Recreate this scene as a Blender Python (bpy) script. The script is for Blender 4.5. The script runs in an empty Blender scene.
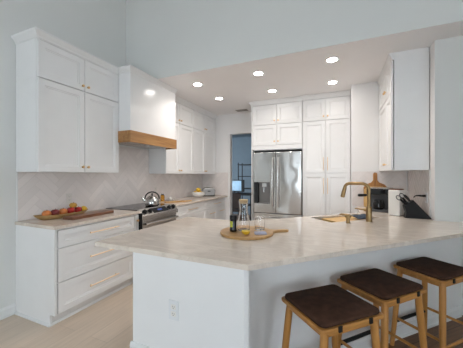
import bpy, bmesh, math, random
from mathutils import Vector, Matrix
random.seed(7)
SC = bpy.context.scene
COL = SC.collection
PI = math.pi
R = math.radians

# ------------------------------------------------------------------ camera, world, exposure
cam = bpy.data.cameras.new('camera')
cam_ob = bpy.data.objects.new('camera', cam)
COL.objects.link(cam_ob)
cam_ob.location = (0, 0, 1.377)
cam_ob.rotation_euler = (R(90), 0, R(23.24))
cam.sensor_width = 36.0
cam.lens = 248.0 / 463.0 * 36.0
cam.shift_y = 1.0 / 463.0
cam.clip_start = 0.02
SC.camera = cam_ob

w = bpy.data.worlds.new('world')
SC.world = w
w.use_nodes = True
bg = w.node_tree.nodes['Background']
bg.inputs['Color'].default_value = (0.81, 0.915, 1.0, 1)
bg.inputs['Strength'].default_value = 5.15

SC.view_settings.view_transform = 'Standard'
SC.view_settings.look = 'None'
SC.view_settings.gamma = 1.0
SC.view_settings.use_curve_mapping = False
SC.view_settings.exposure = 0.28
LAMP_W = 24.0          # recessed ceiling lamps of the near row
LAMP_W_BACK = 4.5     # recessed ceiling lamps of the far row, dimmed
LAMP_COL = (1.0, 0.93, 0.875)

# ------------------------------------------------------------------ materials
def newmat(name):
    m = bpy.data.materials.new(name)
    m.use_nodes = True
    return m, m.node_tree, m.node_tree.nodes['Principled BSDF']

def plain(name, col, rough=0.5, metal=0.0, var=0.04, scale=6.0, bump=0.0, bscale=60.0, **kw):
    m, t, b = newmat(name)
    N = t.nodes.new
    tc = N('ShaderNodeTexCoord')
    nz = N('ShaderNodeTexNoise'); nz.inputs['Scale'].default_value = scale
    t.links.new(tc.outputs['Object'], nz.inputs['Vector'])
    rp = N('ShaderNodeValToRGB')
    rp.color_ramp.elements[0].position = 0.3
    rp.color_ramp.elements[1].position = 0.7
    rp.color_ramp.elements[0].color = tuple(max(0, c * (1 - var)) for c in col) + (1,)
    rp.color_ramp.elements[1].color = tuple(min(1, c * (1 + var)) for c in col) + (1,)
    t.links.new(nz.outputs['Fac'], rp.inputs['Fac'])
    t.links.new(rp.outputs['Color'], b.inputs['Base Color'])
    b.inputs['Roughness'].default_value = rough
    b.inputs['Metallic'].default_value = metal
    if bump:
        n2 = N('ShaderNodeTexNoise'); n2.inputs['Scale'].default_value = bscale
        t.links.new(tc.outputs['Object'], n2.inputs['Vector'])
        bp = N('ShaderNodeBump'); bp.inputs['Strength'].default_value = bump; bp.inputs['Distance'].default_value = 0.002
        t.links.new(n2.outputs['Fac'], bp.inputs['Height'])
        t.links.new(bp.outputs['Normal'], b.inputs['Normal'])
    for k, v in kw.items():
        b.inputs[k.replace('_', ' ')].default_value = v
    return m

def wood(name, c0, c1, scale=(1, 12, 12), rough=0.45, nscale=2.0):
    m, t, b = newmat(name)
    N = t.nodes.new
    tc = N('ShaderNodeTexCoord')
    mp = N('ShaderNodeMapping'); mp.inputs['Scale'].default_value = scale
    t.links.new(tc.outputs['Object'], mp.inputs['Vector'])
    nz = N('ShaderNodeTexNoise'); nz.inputs['Scale'].default_value = nscale; nz.inputs['Detail'].default_value = 6; nz.inputs['Distortion'].default_value = 0.8
    t.links.new(mp.outputs['Vector'], nz.inputs['Vector'])
    rp = N('ShaderNodeValToRGB')
    rp.color_ramp.elements[0].position = 0.3; rp.color_ramp.elements[0].color = c0 + (1,)
    rp.color_ramp.elements[1].position = 0.72; rp.color_ramp.elements[1].color = c1 + (1,)
    t.links.new(nz.outputs['Fac'], rp.inputs['Fac'])
    t.links.new(rp.outputs['Color'], b.inputs['Base Color'])
    b.inputs['Roughness'].default_value = rough
    return m

def planks(name, cols, length, width, rot=0.0, rough=0.4, grain=0.12, gap=0.003):
    m, t, b = newmat(name)
    N = t.nodes.new
    tc = N('ShaderNodeTexCoord')
    mp = N('ShaderNodeMapping'); mp.inputs['Rotation'].default_value = (0, 0, rot)
    t.links.new(tc.outputs['Object'], mp.inputs['Vector'])
    br = N('ShaderNodeTexBrick')
    br.offset = 0.37
    br.inputs['Scale'].default_value = 1.0
    br.inputs['Brick Width'].default_value = length
    br.inputs['Row Height'].default_value = width
    br.inputs['Mortar Size'].default_value = gap
    br.inputs['Mortar Smooth'].default_value = 0.2
    br.inputs['Color1'].default_value = cols[0] + (1,)
    br.inputs['Color2'].default_value = cols[1] + (1,)
    br.inputs['Mortar'].default_value = cols[2] + (1,)
    t.links.new(mp.outputs['Vector'], br.inputs['Vector'])
    m2 = N('ShaderNodeMapping'); m2.inputs['Scale'].default_value = (1.5, 18, 1)
    t.links.new(mp.outputs['Vector'], m2.inputs['Vector'])
    nz = N('ShaderNodeTexNoise'); nz.inputs['Scale'].default_value = 2.0; nz.inputs['Detail'].default_value = 5
    t.links.new(m2.outputs['Vector'], nz.inputs['Vector'])
    mr = N('ShaderNodeMapRange')
    mr.inputs['From Min'].default_value = 0.3; mr.inputs['From Max'].default_value = 0.7
    mr.inputs['To Min'].default_value = 1 - grain; mr.inputs['To Max'].default_value = 1 + grain
    t.links.new(nz.outputs['Fac'], mr.inputs['Value'])
    mx = N('ShaderNodeMix'); mx.data_type = 'RGBA'; mx.blend_type = 'MULTIPLY'; mx.inputs['Factor'].default_value = 1.0
    t.links.new(br.outputs['Color'], mx.inputs['A'])
    t.links.new(mr.outputs['Result'], mx.inputs['B'])
    t.links.new(mx.outputs['Result'], b.inputs['Base Color'])
    b.inputs['Roughness'].default_value = rough
    return m

def quartz(name):
    m, t, b = newmat(name)
    N = t.nodes.new
    tc = N('ShaderNodeTexCoord')
    mp = N('ShaderNodeMapping'); mp.inputs['Scale'].default_value = (1.0, 3.2, 1.0); mp.inputs['Rotation'].default_value = (0, 0, 0.25)
    t.links.new(tc.outputs['Object'], mp.inputs['Vector'])
    n1 = N('ShaderNodeTexNoise'); n1.inputs['Scale'].default_value = 3.0; n1.inputs['Detail'].default_value = 9; n1.inputs['Distortion'].default_value = 1.6
    t.links.new(mp.outputs['Vector'], n1.inputs['Vector'])
    rp = N('ShaderNodeValToRGB')
    e = rp.color_ramp.elements
    e[0].position = 0.30; e[0].color = (0.63, 0.545, 0.465, 1)
    e[1].position = 0.66; e[1].color = (0.78, 0.69, 0.60, 1)
    k = e.new(0.47); k.color = (0.725, 0.635, 0.55, 1)
    k = e.new(0.51); k.color = (0.665, 0.575, 0.49, 1)
    k = e.new(0.55); k.color = (0.74, 0.65, 0.565, 1)
    t.links.new(n1.outputs['Fac'], rp.inputs['Fac'])
    n2 = N('ShaderNodeTexNoise'); n2.inputs['Scale'].default_value = 160
    t.links.new(tc.outputs['Object'], n2.inputs['Vector'])
    mr = N('ShaderNodeMapRange'); mr.inputs['To Min'].default_value = 0.92; mr.inputs['To Max'].default_value = 1.08
    t.links.new(n2.outputs['Fac'], mr.inputs['Value'])
    mx = N('ShaderNodeMix'); mx.data_type = 'RGBA'; mx.blend_type = 'MULTIPLY'; mx.inputs['Factor'].default_value = 1.0
    t.links.new(rp.outputs['Color'], mx.inputs['A']); t.links.new(mr.outputs['Result'], mx.inputs['B'])
    t.links.new(mx.outputs['Result'], b.inputs['Base Color'])
    b.inputs['Roughness'].default_value = 0.11
    return m

def tile_mat(name, c):
    m, t, b = newmat(name)
    N = t.nodes.new
    g = N('ShaderNodeNewGeometry')
    rp = N('ShaderNodeValToRGB')
    rp.color_ramp.elements[0].color = tuple(x * 0.95 for x in c) + (1,)
    rp.color_ramp.elements[1].color = tuple(min(1, x * 1.05) for x in c) + (1,)
    t.links.new(g.outputs['Random Per Island'], rp.inputs['Fac'])
    t.links.new(rp.outputs['Color'], b.inputs['Base Color'])
    b.inputs['Roughness'].default_value = 0.22
    return m

def steel(name, col=(0.62, 0.61, 0.60), rough=0.24, wave=0.0, brushed='z'):
    m, t, b = newmat(name)
    N = t.nodes.new
    tc = N('ShaderNodeTexCoord')
    mp = N('ShaderNodeMapping')
    mp.inputs['Scale'].default_value = (220, 220, 3) if brushed == 'z' else (3, 220, 220)
    t.links.new(tc.outputs['Object'], mp.inputs['Vector'])
    nz = N('ShaderNodeTexNoise'); nz.inputs['Scale'].default_value = 1.0
    t.links.new(mp.outputs['Vector'], nz.inputs['Vector'])
    mr = N('ShaderNodeMapRange'); mr.inputs['To Min'].default_value = rough * 0.8; mr.inputs['To Max'].default_value = rough * 1.25
    t.links.new(nz.outputs['Fac'], mr.inputs['Value'])
    t.links.new(mr.outputs['Result'], b.inputs['Roughness'])
    b.inputs['Base Color'].default_value = col + (1,)
    b.inputs['Metallic'].default_value = 1.0
    if wave:
        b.inputs['Anisotropic'].default_value = 0.85
        b.inputs['Anisotropic Rotation'].default_value = 0.25
    if wave:
        n2 = N('ShaderNodeTexNoise'); n2.inputs['Scale'].default_value = 2.2; n2.inputs['Detail'].default_value = 1
        t.links.new(tc.outputs['Object'], n2.inputs['Vector'])
        bp = N('ShaderNodeBump'); bp.inputs['Strength'].default_value = wave; bp.inputs['Distance'].default_value = 0.03
        t.links.new(n2.outputs['Fac'], bp.inputs['Height'])
        t.links.new(bp.outputs['Normal'], b.inputs['Normal'])
    return m

def emit(name, col, s):
    m, t, b = newmat(name)
    b.inputs['Base Color'].default_value = col + (1,)
    b.inputs['Emission Color'].default_value = col + (1,)
    b.inputs['Emission Strength'].default_value = s
    return m

def glass(name, col=(1, 1, 1), rough=0.0, ior=1.45):
    m, t, b = newmat(name)
    b.inputs['Base Color'].default_value = col + (1,)
    b.inputs['Roughness'].default_value = rough
    b.inputs['IOR'].default_value = ior
    b.inputs['Transmission Weight'].default_value = 1.0
    return m

M = dict(
    cab=plain('white_cabinet_paint', (0.82, 0.815, 0.81), 0.33, var=0.01),
    paint=plain('grey_green_wall_paint', (0.73, 0.735, 0.715), 0.7, var=0.01, scale=2, bump=0.1, bscale=180),
    white=plain('white_wall_paint', (0.82, 0.805, 0.795), 0.75, var=0.015, scale=2, bump=0.08, bscale=180),
    ceil=plain('ceiling_paint', (0.90, 0.885, 0.885), 0.8, var=0.01, scale=2),
    hoodw=plain('satin_white_paint', (0.82, 0.815, 0.81), 0.2, var=0.01),
    trim=plain('white_trim_paint', (0.78, 0.78, 0.775), 0.4, var=0.01),
    dark_gap=plain('dark_reveal', (0.06, 0.055, 0.05), 0.8),
    toe=plain('toe_kick_white', (0.72, 0.70, 0.68), 0.5),
    pale=plain('pale_gold', (0.86, 0.68, 0.48), 0.38, 1.0, var=0.04, scale=40),
    bplate=plain('beige_outlet_plastic', (0.68, 0.64, 0.60), 0.35, var=0.01),
    gold=plain('brushed_gold', (0.78, 0.53, 0.27), 0.32, 1.0, var=0.05, scale=40),
    bronze=plain('champagne_bronze', (0.34, 0.225, 0.105), 0.36, 1.0, var=0.05, scale=40),
    hood=wood('hood_oak', (0.28, 0.125, 0.04), (0.47, 0.245, 0.085), (14, 1.2, 14), 0.45),
    quartz=quartz('cream_quartz'),
    tile=tile_mat('herringbone_tile', (0.80, 0.745, 0.72)),
    grout=plain('tile_grout', (0.70, 0.65, 0.625), 0.8),
    floor=planks('beige_plank_tile', ((0.70, 0.575, 0.46), (0.65, 0.53, 0.42), (0.58, 0.475, 0.375)), 1.2, 0.2, R(90), 0.42, 0.06),
    wfloor=planks('brown_wood_floor', ((0.19, 0.09, 0.036), (0.135, 0.063, 0.024), (0.06, 0.028, 0.012)), 1.3, 0.13, R(-45), 0.4, 0.25),
    steel=steel('stainless_steel', (0.60, 0.59, 0.58), 0.19, 0.8),
    steel2=steel('range_steel', (0.55, 0.53, 0.51), 0.26, 0, 'x'),
    chrome=plain('polished_steel', (0.58, 0.57, 0.56), 0.16, 1.0, var=0.02),
    nichem=plain('dispenser_grey', (0.20, 0.19, 0.185), 0.35, 0.6),
    bright=plain('bright_steel_bar', (0.80, 0.79, 0.78), 0.22, 1.0, var=0.02),
    tsteel=steel('toaster_steel', (0.34, 0.33, 0.32), 0.42, 0, 'x'),
    black=plain('black_plastic', (0.009, 0.009, 0.010), 0.5, Specular_IOR_Level=0.25),
    gloss=plain('black_glass', (0.008, 0.008, 0.009), 0.05),
    sgrey=plain('dark_grey_plastic', (0.09, 0.09, 0.095), 0.4),
    display=emit('blue_display', (0.03, 0.07, 0.28), 0.25),
    leather=plain('dark_brown_leather', (0.062, 0.030, 0.019), 0.9, var=0.25, scale=25, bump=0.3, bscale=120, Specular_IOR_Level=0.15),
    stool=wood('stool_oak', (0.40, 0.175, 0.042), (0.56, 0.27, 0.075), (12, 12, 1.2), 0.42),
    seatw=wood('stool_seat_oak', (0.40, 0.175, 0.042), (0.56, 0.27, 0.075), (1.2, 12, 12), 0.42),
    walnut=wood('walnut', (0.12, 0.045, 0.022), (0.24, 0.10, 0.05), (14, 1.5, 14), 0.4),
    acacia=wood('acacia', (0.42, 0.22, 0.075), (0.64, 0.39, 0.16), (2, 14, 14), 0.4),
    bambo=wood('light_board_wood', (0.58, 0.34, 0.11), (0.74, 0.48, 0.19), (14, 14, 2), 0.45),
    olive=wood('olive_wood', (0.28, 0.11, 0.025), (0.58, 0.27, 0.065), (14, 14, 2), 0.4),
    wicker=wood('carved_bowl_wood', (0.30, 0.17, 0.06), (0.50, 0.32, 0.13), (16, 2, 16), 0.6),
    red=plain('red_apple_skin', (0.40, 0.012, 0.010), 0.3, var=0.5, scale=18),
    dred=plain('dark_red_skin', (0.17, 0.012, 0.014), 0.28, var=0.4, scale=18),
    peach=plain('peach_skin', (0.62, 0.20, 0.05), 0.4, var=0.45, scale=16),
    lemon=plain('lemon_skin', (0.78, 0.48, 0.03), 0.35, var=0.1, scale=30, bump=0.2, bscale=150),
    gourd=plain('yellow_green_skin', (0.50, 0.27, 0.035), 0.4, var=0.4, scale=20),
    stem=plain('fruit_stem', (0.09, 0.05, 0.02), 0.7),
    cer=plain('white_ceramic', (0.80, 0.79, 0.77), 0.2, var=0.01),
    glass=glass('clear_glass'),
    water=glass('water', (0.96, 0.99, 1.0), 0, 1.33),
    amber=glass('amber_oil', (0.95, 0.50, 0.06), 0.02, 1.45),
    cork=wood('cork', (0.58, 0.40, 0.22), (0.72, 0.52, 0.30), (30, 30, 30), 0.8),
    label=plain('yellow_green_label', (0.48, 0.50, 0.05), 0.5),
    pepper=plain('dark_spice', (0.03, 0.025, 0.02), 0.7, var=0.6, scale=200),
    lilac=plain('lavender_cloth', (0.50, 0.50, 0.62), 0.85, var=0.1, scale=40),
    pulp=plain('lemon_pulp', (0.85, 0.60, 0.05), 0.4, var=0.2, scale=80),
    cream=plain('cream_enamel', (0.80, 0.775, 0.73), 0.35, var=0.01),
    navy=plain('dark_blue_cloth', (0.045, 0.06, 0.085), 0.9, var=0.4, scale=60),
    blue=plain('blue_room_paint', (0.13, 0.17, 0.205), 0.7, var=0.03),
    screen=plain('pale_blue_panel', (0.30, 0.47, 0.62), 0.25, var=0.3, scale=4),
    chairb=plain('dark_brown_chair', (0.035, 0.02, 0.014), 0.6, var=0.2),
    lens=emit('lamp_lens', (1.0, 0.945, 0.89), 58.0),
    plate=plain('outlet_plastic', (0.76, 0.77, 0.78), 0.35, var=0.01),
    slot=plain('outlet_slot', (0.10, 0.10, 0.11), 0.5),
    vent=plain('ceiling_vent_metal', (0.32, 0.29, 0.26), 0.5),
)

# ------------------------------------------------------------------ mesh builder
class MB:
    def __init__(s):
        s.bm = bmesh.new()
    def _add(s, verts, faces, smooth=False, mi=0):
        vs = [s.bm.verts.new(v) for v in verts]
        fs = []
        for f in faces:
            try:
                k = s.bm.faces.new([vs[i] for i in f]); k.smooth = smooth; k.material_index = mi; fs.append(k)
            except ValueError:
                pass
        return vs, fs
    def box(s, a, b, bev=0.0, seg=2, mi=0, mat=None):
        x0, y0, z0 = (min(a[i], b[i]) for i in range(3)); x1, y1, z1 = (max(a[i], b[i]) for i in range(3))
        V = [(x0,y0,z0),(x1,y0,z0),(x1,y1,z0),(x0,y1,z0),(x0,y0,z1),(x1,y0,z1),(x1,y1,z1),(x0,y1,z1)]
        if mat is not None: V = [mat @ Vector(v) for v in V]
        vs, fs = s._add(V, [(0,3,2,1),(4,5,6,7),(0,1,5,4),(1,2,6,5),(2,3,7,6),(3,0,4,7)], mi=mi)
        if bev:
            ed = list({e for f in fs for e in f.edges})
            r = bmesh.ops.bevel(s.bm, geom=ed, offset=bev, segments=seg, affect='EDGES', profile=0.5)
            for f in r['faces']: f.smooth = True; f.material_index = mi
        return s
    def prism(s, pts, z0, z1, axis='z', bev=0.0, mi=0, mat=None):
        # polygon pts extruded along an axis
        def mk(p, h):
            v = {'z': (p[0], p[1], h), 'y': (p[0], h, p[1]), 'x': (h, p[0], p[1])}[axis]
            return mat @ Vector(v) if mat is not None else v
        n = len(pts)
        V = [mk(p, z0) for p in pts] + [mk(p, z1) for p in pts]
        F = [tuple(range(n - 1, -1, -1)), tuple(range(n, 2 * n))] + [(i, (i + 1) % n, n + (i + 1) % n, n + i) for i in range(n)]
        vs, fs = s._add(V, F, mi=mi)
        bmesh.ops.recalc_face_normals(s.bm, faces=fs)
        if bev:
            ed = list({e for f in fs[:2] for e in f.edges})
            r = bmesh.ops.bevel(s.bm, geom=ed, offset=bev, segments=2, affect='EDGES', profile=0.5)
            for f in r['faces']: f.smooth = True; f.material_index = mi
        return s
    def lathe(s, prof, c=(0, 0, 0), n=28, mat=None, mi=0, cap0=True, cap1=True):
        V = []; F = []
        for (r, z) in prof:
            for k in range(n):
                a = 2 * PI * k / n
                v = Vector((r * math.cos(a), r * math.sin(a), z))
                v = (mat @ v) if mat is not None else v + Vector(c)
                V.append(v)
        for i in range(len(prof) - 1):
            for k in range(n):
                F.append((i*n+k, i*n+(k+1) % n, (i+1)*n+(k+1) % n, (i+1)*n+k))
        if cap0: F.append(tuple(range(n - 1, -1, -1)))
        if cap1: F.append(tuple((len(prof)-1)*n + k for k in range(n)))
        vs, fs = s._add(V, F, smooth=True, mi=mi)
        if cap0 and cap1: bmesh.ops.recalc_face_normals(s.bm, faces=fs)
        for f in fs:
            if len(f.verts) > 4: f.smooth = False
        return s
    def tube(s, pts, rad, n=12, mi=0, cap=True):
        P = [Vector(p) for p in pts]
        rads = rad if isinstance(rad, (list, tuple)) else [rad] * len(P)
        T = []
        for i in range(len(P)):
            a = P[max(0, i - 1)]; b = P[min(len(P) - 1, i + 1)]
            T.append((b - a).normalized())
        up = Vector((0, 0, 1)) if abs(T[0].z) < 0.9 else Vector((1, 0, 0))
        nx = T[0].cross(up).normalized()
        V = []; F = []
        for i in range(len(P)):
            nx = (nx - T[i] * nx.dot(T[i])).normalized()
            ny = T[i].cross(nx)
            for k in range(n):
                a = 2 * PI * k / n
                V.append(P[i] + (nx * math.cos(a) + ny * math.sin(a)) * rads[i])
        for i in range(len(P) - 1):
            for k in range(n):
                F.append((i*n+k, i*n+(k+1) % n, (i+1)*n+(k+1) % n, (i+1)*n+k))
        if cap:
            F.append(tuple(range(n - 1, -1, -1))); F.append(tuple((len(P)-1)*n + k for k in range(n)))
        vs, fs = s._add(V, F, smooth=True, mi=mi)
        bmesh.ops.recalc_face_normals(s.bm, faces=fs)
        for f in fs:
            if len(f.verts) > 4: f.smooth = False
        return s
    def ball(s, c, r, sc=(1, 1, 1), n=16, mi=0, dimple=0.0):
        prof = []
        m = 12
        for i in range(m + 1):
            t = -PI / 2 + PI * i / m
            rr = max(0.0008, math.cos(t)); z = math.sin(t)
            if dimple: z -= dimple * math.exp(-(rr / 0.35) ** 2) * (1 if z > 0 else -0.6)
            prof.append((rr * r, z * r))
        mt = Matrix.Translation(c) @ Matrix.Diagonal((sc[0], sc[1], sc[2], 1))
        return s.lathe(prof, n=n, mat=mt, mi=mi)
    def shaker(s, o, u, n, wd, ht, th=0.02, rail=0.06, rec=0.012, mi=0):
        # framed door or drawer front: o lower corner on the back plane, u along, z up, n outwards
        o = Vector(o); u = Vector(u); n = Vector(n); v = Vector((0, 0, 1))
        rings = [(0, 0), (0, th - 0.0015), (0.0015, th), (rail, th), (rail + 0.003, th - rec * 0.55), (rail + 0.013, th - rec * 0.55), (rail + 0.016, th - rec)]
        V = []; F = []
        for (i, d) in rings:
            for (a, b) in ((i, i), (wd - i, i), (wd - i, ht - i), (i, ht - i)):
                V.append(o + u * a + v * b + n * d)
        for k in range(len(rings) - 1):
            for j in range(4):
                F.append((k*4+j, k*4+(j+1) % 4, (k+1)*4+(j+1) % 4, (k+1)*4+j))
        k = (len(rings) - 1) * 4
        F.append((k, k+1, k+2, k+3)); F.append((3, 2, 1, 0))
        vs, fs = s._add(V, F, mi=mi)
        bmesh.ops.recalc_face_normals(s.bm, faces=fs)
        return s
    def build(s, name, mats, parent=None, fix=True):
        if fix and False: bmesh.ops.recalc_face_normals(s.bm, faces=s.bm.faces)
        me = bpy.data.meshes.new(name)
        base = Vector((0, 0, 0))
        if parent is not None:
            root = parent
            while root.parent: root = root.parent
            base = Vector(root.location)
        else:
            co = [v.co for v in s.bm.verts]
            base = Vector(((min(c.x for c in co) + max(c.x for c in co)) / 2, (min(c.y for c in co) + max(c.y for c in co)) / 2, min(c.z for c in co)))
        for e in s.bm.edges:
            if len(e.link_faces) == 2 and e.calc_face_angle(0) > R(38): e.smooth = False
        bmesh.ops.translate(s.bm, vec=-base, verts=s.bm.verts)
        s.bm.to_mesh(me); s.bm.free()
        for m in (mats if isinstance(mats, (list, tuple)) else [mats]): me.materials.append(m)
        ob = bpy.data.objects.new(name, me)
        COL.objects.link(ob)
        if parent is not None:
            ob.parent = parent
        else:
            ob.location = base
        return ob

def tag(o, label=None, cat=None, group=None, kind=None):
    if label: o['label'] = label
    if cat: o['category'] = cat
    if group: o['group'] = group
    if kind: o['kind'] = kind
    return o
def thing(name, label, cat, loc, group=None):
    o = bpy.data.objects.new(name, None); COL.objects.link(o)
    o.empty_display_size = 0.05
    o.location = loc
    return tag(o, label, cat, group)
def struct(o): o['kind'] = 'structure'; return o
def B(a, b, bev=0.0, **k): return MB().box(a, b, bev, **k)
def copy_tree(o, parent=None):
    c = o.copy(); COL.objects.link(c)
    if parent is not None: c.parent = parent
    for ch in [x for x in COL.objects if x.parent == o]: copy_tree(ch, c)
    return c

# ------------------------------------------------------------------ the room shell
XL = -2.957            # left kitchen wall
YH = 2.827             # face of the header over the kitchen
YB = 5.13              # back wall
ZC = 2.745             # kitchen ceiling
ZT = 4.40              # tall ceiling of the great room
YN = 4.18              # short wall beside the pantry
XR = 0.903              # right kitchen wall
YR = 3.131             # wall at the right of the photo, facing the camera
GAP = 2.0              # peninsula knee panel runs along y = x + GAP

fm = MB()
fm._add([(XL - .12, -3.2, 0), (-1.0, -3.2, 0), (-1.0, 1.30, 0), (-0.35, 2.6, 0), (0.3, 5.25, 0), (XL - .12, 5.25, 0)], [(0, 1, 2, 3, 4, 5)], mi=0)
fm._add([(-1.0, -3.2, 0), (3.2, -3.2, 0), (3.2, 5.25, 0), (0.3, 5.25, 0), (-0.35, 2.6, 0), (-1.0, 1.30, 0)], [(0, 1, 2, 3, 4, 5)], mi=1)
struct(fm.build('floor', [M['floor'], M['wfloor']]))
struct(B((-5.2, 5.25, -0.002), (0.3, 8.2, 0)).build('floor', M['wfloor']))
wl = MB()
wl.box((XL - .14, -3.2, 0), (XL, -1.32, ZT)).box((XL - .14, -1.32, 0), (XL, -1.20, .1)).box((XL - .14, -1.32, 2.4), (XL, -1.20, ZT)).box((XL - .14, -1.20, 0), (XL, YB + .12, ZT))  # narrow slot added out of view to streak the fridge reflection
struct(wl.build('wall_left', M['paint']))
wb = MB()
wb.box((XL, YB, 0), (-2.235, YB + .12, ZC)).box((-2.235, YB, 2.298), (-1.56, YB + .12, ZC)).box((-1.56, YB, 0), (0.2, YB + .12, ZC))
struct(wb.build('wall_back', M['white']))
hb = B((XL, YH, ZC), (3.2, YH + .14, ZT))
for f in hb.bm.faces: f.material_index = 1 if f.normal.z < -.9 or f.calc_center_median().z < ZC + .001 else 0
struct(hb.build('wall_header', [M['paint'], M['ceil']]))
struct(B((XL, YH + .14, ZC), (3.2, YB + .12, ZC + 0.1)).build('ceiling', M['ceil']))
struct(B((XL - .14, -3.2, ZT), (3.2, YH + .14, ZT + .1)).build('ceiling', M['white']))
rw = MB()
rw.prism([(XR, YR), (3.2, YR), (3.2, YR + .16), (XR + .16, YR + .16), (XR + .16, YN), (XR, YN)], 0, ZC)
rw.bm.faces.ensure_lookup_table()
for f in rw.bm.faces:
    f.material_index = 0 if (f.normal.y < -0.9 and f.calc_center_median().y < YR + .01) else 1
struct(rw.build('wall_right', [M['paint'], M['white']]))
def holed(mb, axis, c0, c1, a0, a1, z1, holes):
    # wall slab between c0 and c1, along a0..a1, with invented window openings that shape the daylight (lo, hi, sill, head) in order
    def bx(p, q, za, zb):
        if q - p > 1e-4 and zb - za > 1e-4:
            mb.box((c0, p, za), (c1, q, zb)) if axis == 'x' else mb.box((p, c0, za), (q, c1, zb))
    k = a0
    for (lo, hi, si, he) in holes:
        bx(k, lo, 0, z1); bx(lo, hi, 0, si); bx(lo, hi, he, z1); k = hi
    bx(k, a1, 0, z1)
    return mb
struct(holed(MB(), 'x', 3.2, 3.34, -3.2, YR + .16, ZT, [(-2.9, -1.75, .3, 2.6), (-1.6, -0.75, .3, 2.6)]).build('wall_great_room_right', M['paint']))  # unseen wall added to dim the right side, openings invented for daylight
struct(holed(MB(), 'y', -3.34, -3.2, XL - .14, 3.34, ZT, [(-2.36, -2.24, .1, 2.4), (-1.40, -0.35, .3, 2.6), (-0.2, 0.40, .3, 2.6)]).build('wall_great_room_back', M['paint']))  # unseen wall, openings invented for daylight, narrow slot for a fridge streak
struct(B((0.187, YN, 0), (XR + .16, YB + .12, ZC)).build('wall_niche', M['white']))
# room beyond the doorway
far = MB()
far.box((-5.2, 8.1, 0), (0.3, 8.2, 2.7)).box((-5.3, 5.25, 0), (-5.2, 8.2, 2.7)).box((0.2, 5.25, 0), (0.3, 8.1, 2.7)).box((-5.2, 5.25, 2.7), (0.3, 8.2, 2.8))
struct(far.build('wall_far_room', M['blue']))
fl = bpy.data.lights.new('far_room_fill_light', 'AREA'); fl.energy = 2.6; fl.size = 1.4; fl.color = (0.7, 0.86, 1.0)  # added fill lamp for the enclosed far room, no window is modelled
fo = bpy.data.objects.new('far_room_fill_light', fl); COL.objects.link(fo); fo.location = (-4.6, 6.2, 1.6); fo.rotation_euler = (R(90), 0, R(-70))

def baseboard(name, a, b, nrm, h=0.10, t=0.014):
    a = Vector(a + (0,)); b = Vector(b + (0,)); n = Vector(nrm + (0,)).normalized()
    prof = [(0, 0), (t + .006, 0), (t + .006, .014), (t, .02), (t, h - .022), (t * .55, h - .008), (t * .4, h), (0, h)]
    V = []
    for p in (a, b):
        for (d, z) in prof: V.append(p + n * d + Vector((0, 0, z)))
    k = len(prof)
    F = [tuple(range(k)), tuple(range(2*k - 1, k - 1, -1))] + [(i, (i + 1) % k, k + (i + 1) % k, k + i) for i in range(k)]
    m = MB(); vs, fs = m._add(V, F); bmesh.ops.recalc_face_normals(m.bm, faces=fs)
    return m
struct(baseboard('baseboard_left', (XL, -3.2), (XL, 1.42), (1, 0)).build('baseboard_left', M['trim']))
struct(baseboard('baseboard_right', (1.135, YR), (3.2, YR), (0, -1)).build('baseboard_right', M['trim']))

# herringbone tile, laid as real tiles over a grout slab
def herringbone(name, org, u, n, wd, ht):
    org = Vector(org); u = Vector(u); n = Vector(n); v = Vector((0, 0, 1))
    W = 0.072; k = 4; g = 0.0016
    m = MB()
    cs = math.cos(R(45))
    def put(x, y, lx, ly):
        pts = []
        c = Vector(((x + lx / 2) * W, (y + ly / 2) * W)); cc = ((c.x - c.y) * cs, (c.x + c.y) * cs)
        if not (-0.2 < cc[0] < wd + 0.2 and -0.2 < cc[1] < ht + 0.2): return
        for ins, d in ((g, 0.0045), (g + 0.002, 0.006)):
            for (px, py) in ((x*W + ins, y*W + ins), ((x+lx)*W - ins, y*W + ins), ((x+lx)*W - ins, (y+ly)*W - ins), (x*W + ins, (y+ly)*W - ins)):
                a = (px - py) * cs; b = (px + py) * cs
                pts.append(org + u * a + v * b + n * d)
        m._add(pts, [(4, 5, 6, 7)] + [(j, (j+1) % 4, 4 + (j+1) % 4, 4 + j) for j in range(4)])
    for s_ in range(-60, 90):
        for q in range(-12, 13):
            x = s_ + k * q; y = s_ - k * q
            put(x, y, k, 1); put(x + k, y + 1 - k, 1, k)
    for (pc, pn) in ((org, -u), (org + u * wd, u), (org, -v), (org + v * ht, v)):
        bmesh.ops.bisect_plane(m.bm, geom=list(m.bm.verts) + list(m.bm.edges) + list(m.bm.faces), plane_co=pc, plane_no=pn, clear_outer=True)
    bmesh.ops.recalc_face_normals(m.bm, faces=m.bm.faces)
    for f in m.bm.faces:
        if f.normal.dot(n) < -0.5: f.normal_flip()
    for f in m.bm.faces: f.material_index = 0
    a = org; b = org + u * wd + v * ht + n * 0.0046
    m.box(a, b, mi=1)
    return struct(m.build(name, [M['tile'], M['grout']]))
herringbone('backsplash_left', (XL, 1.440, 0.914), (0, 1, 0), (1, 0, 0), 3.69, 0.885)
herringbone('backsplash_back', (XL + .007, YB, 0.914), (1, 0, 0), (0, -1, 0), 0.66, 0.52)
herringbone('backsplash_niche', (0.20, YN, 0.914), (1, 0, 0), (0, -1, 0), 0.683, 0.515)
herringbone('backsplash_right', (XR, YR + .13, 0.914), (0, 1, 0), (-1, 0, 0), 0.91, 0.515)
struct(B((XL, 1.428, 0.914), (XL + .009, 1.44, 1.407)).build('trim_1', M['trim']))
struct(B((XR - .008, YR + .118, 0.914), (XR, YR + .13, 1.43)).build('trim_2', M['trim']))

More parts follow.
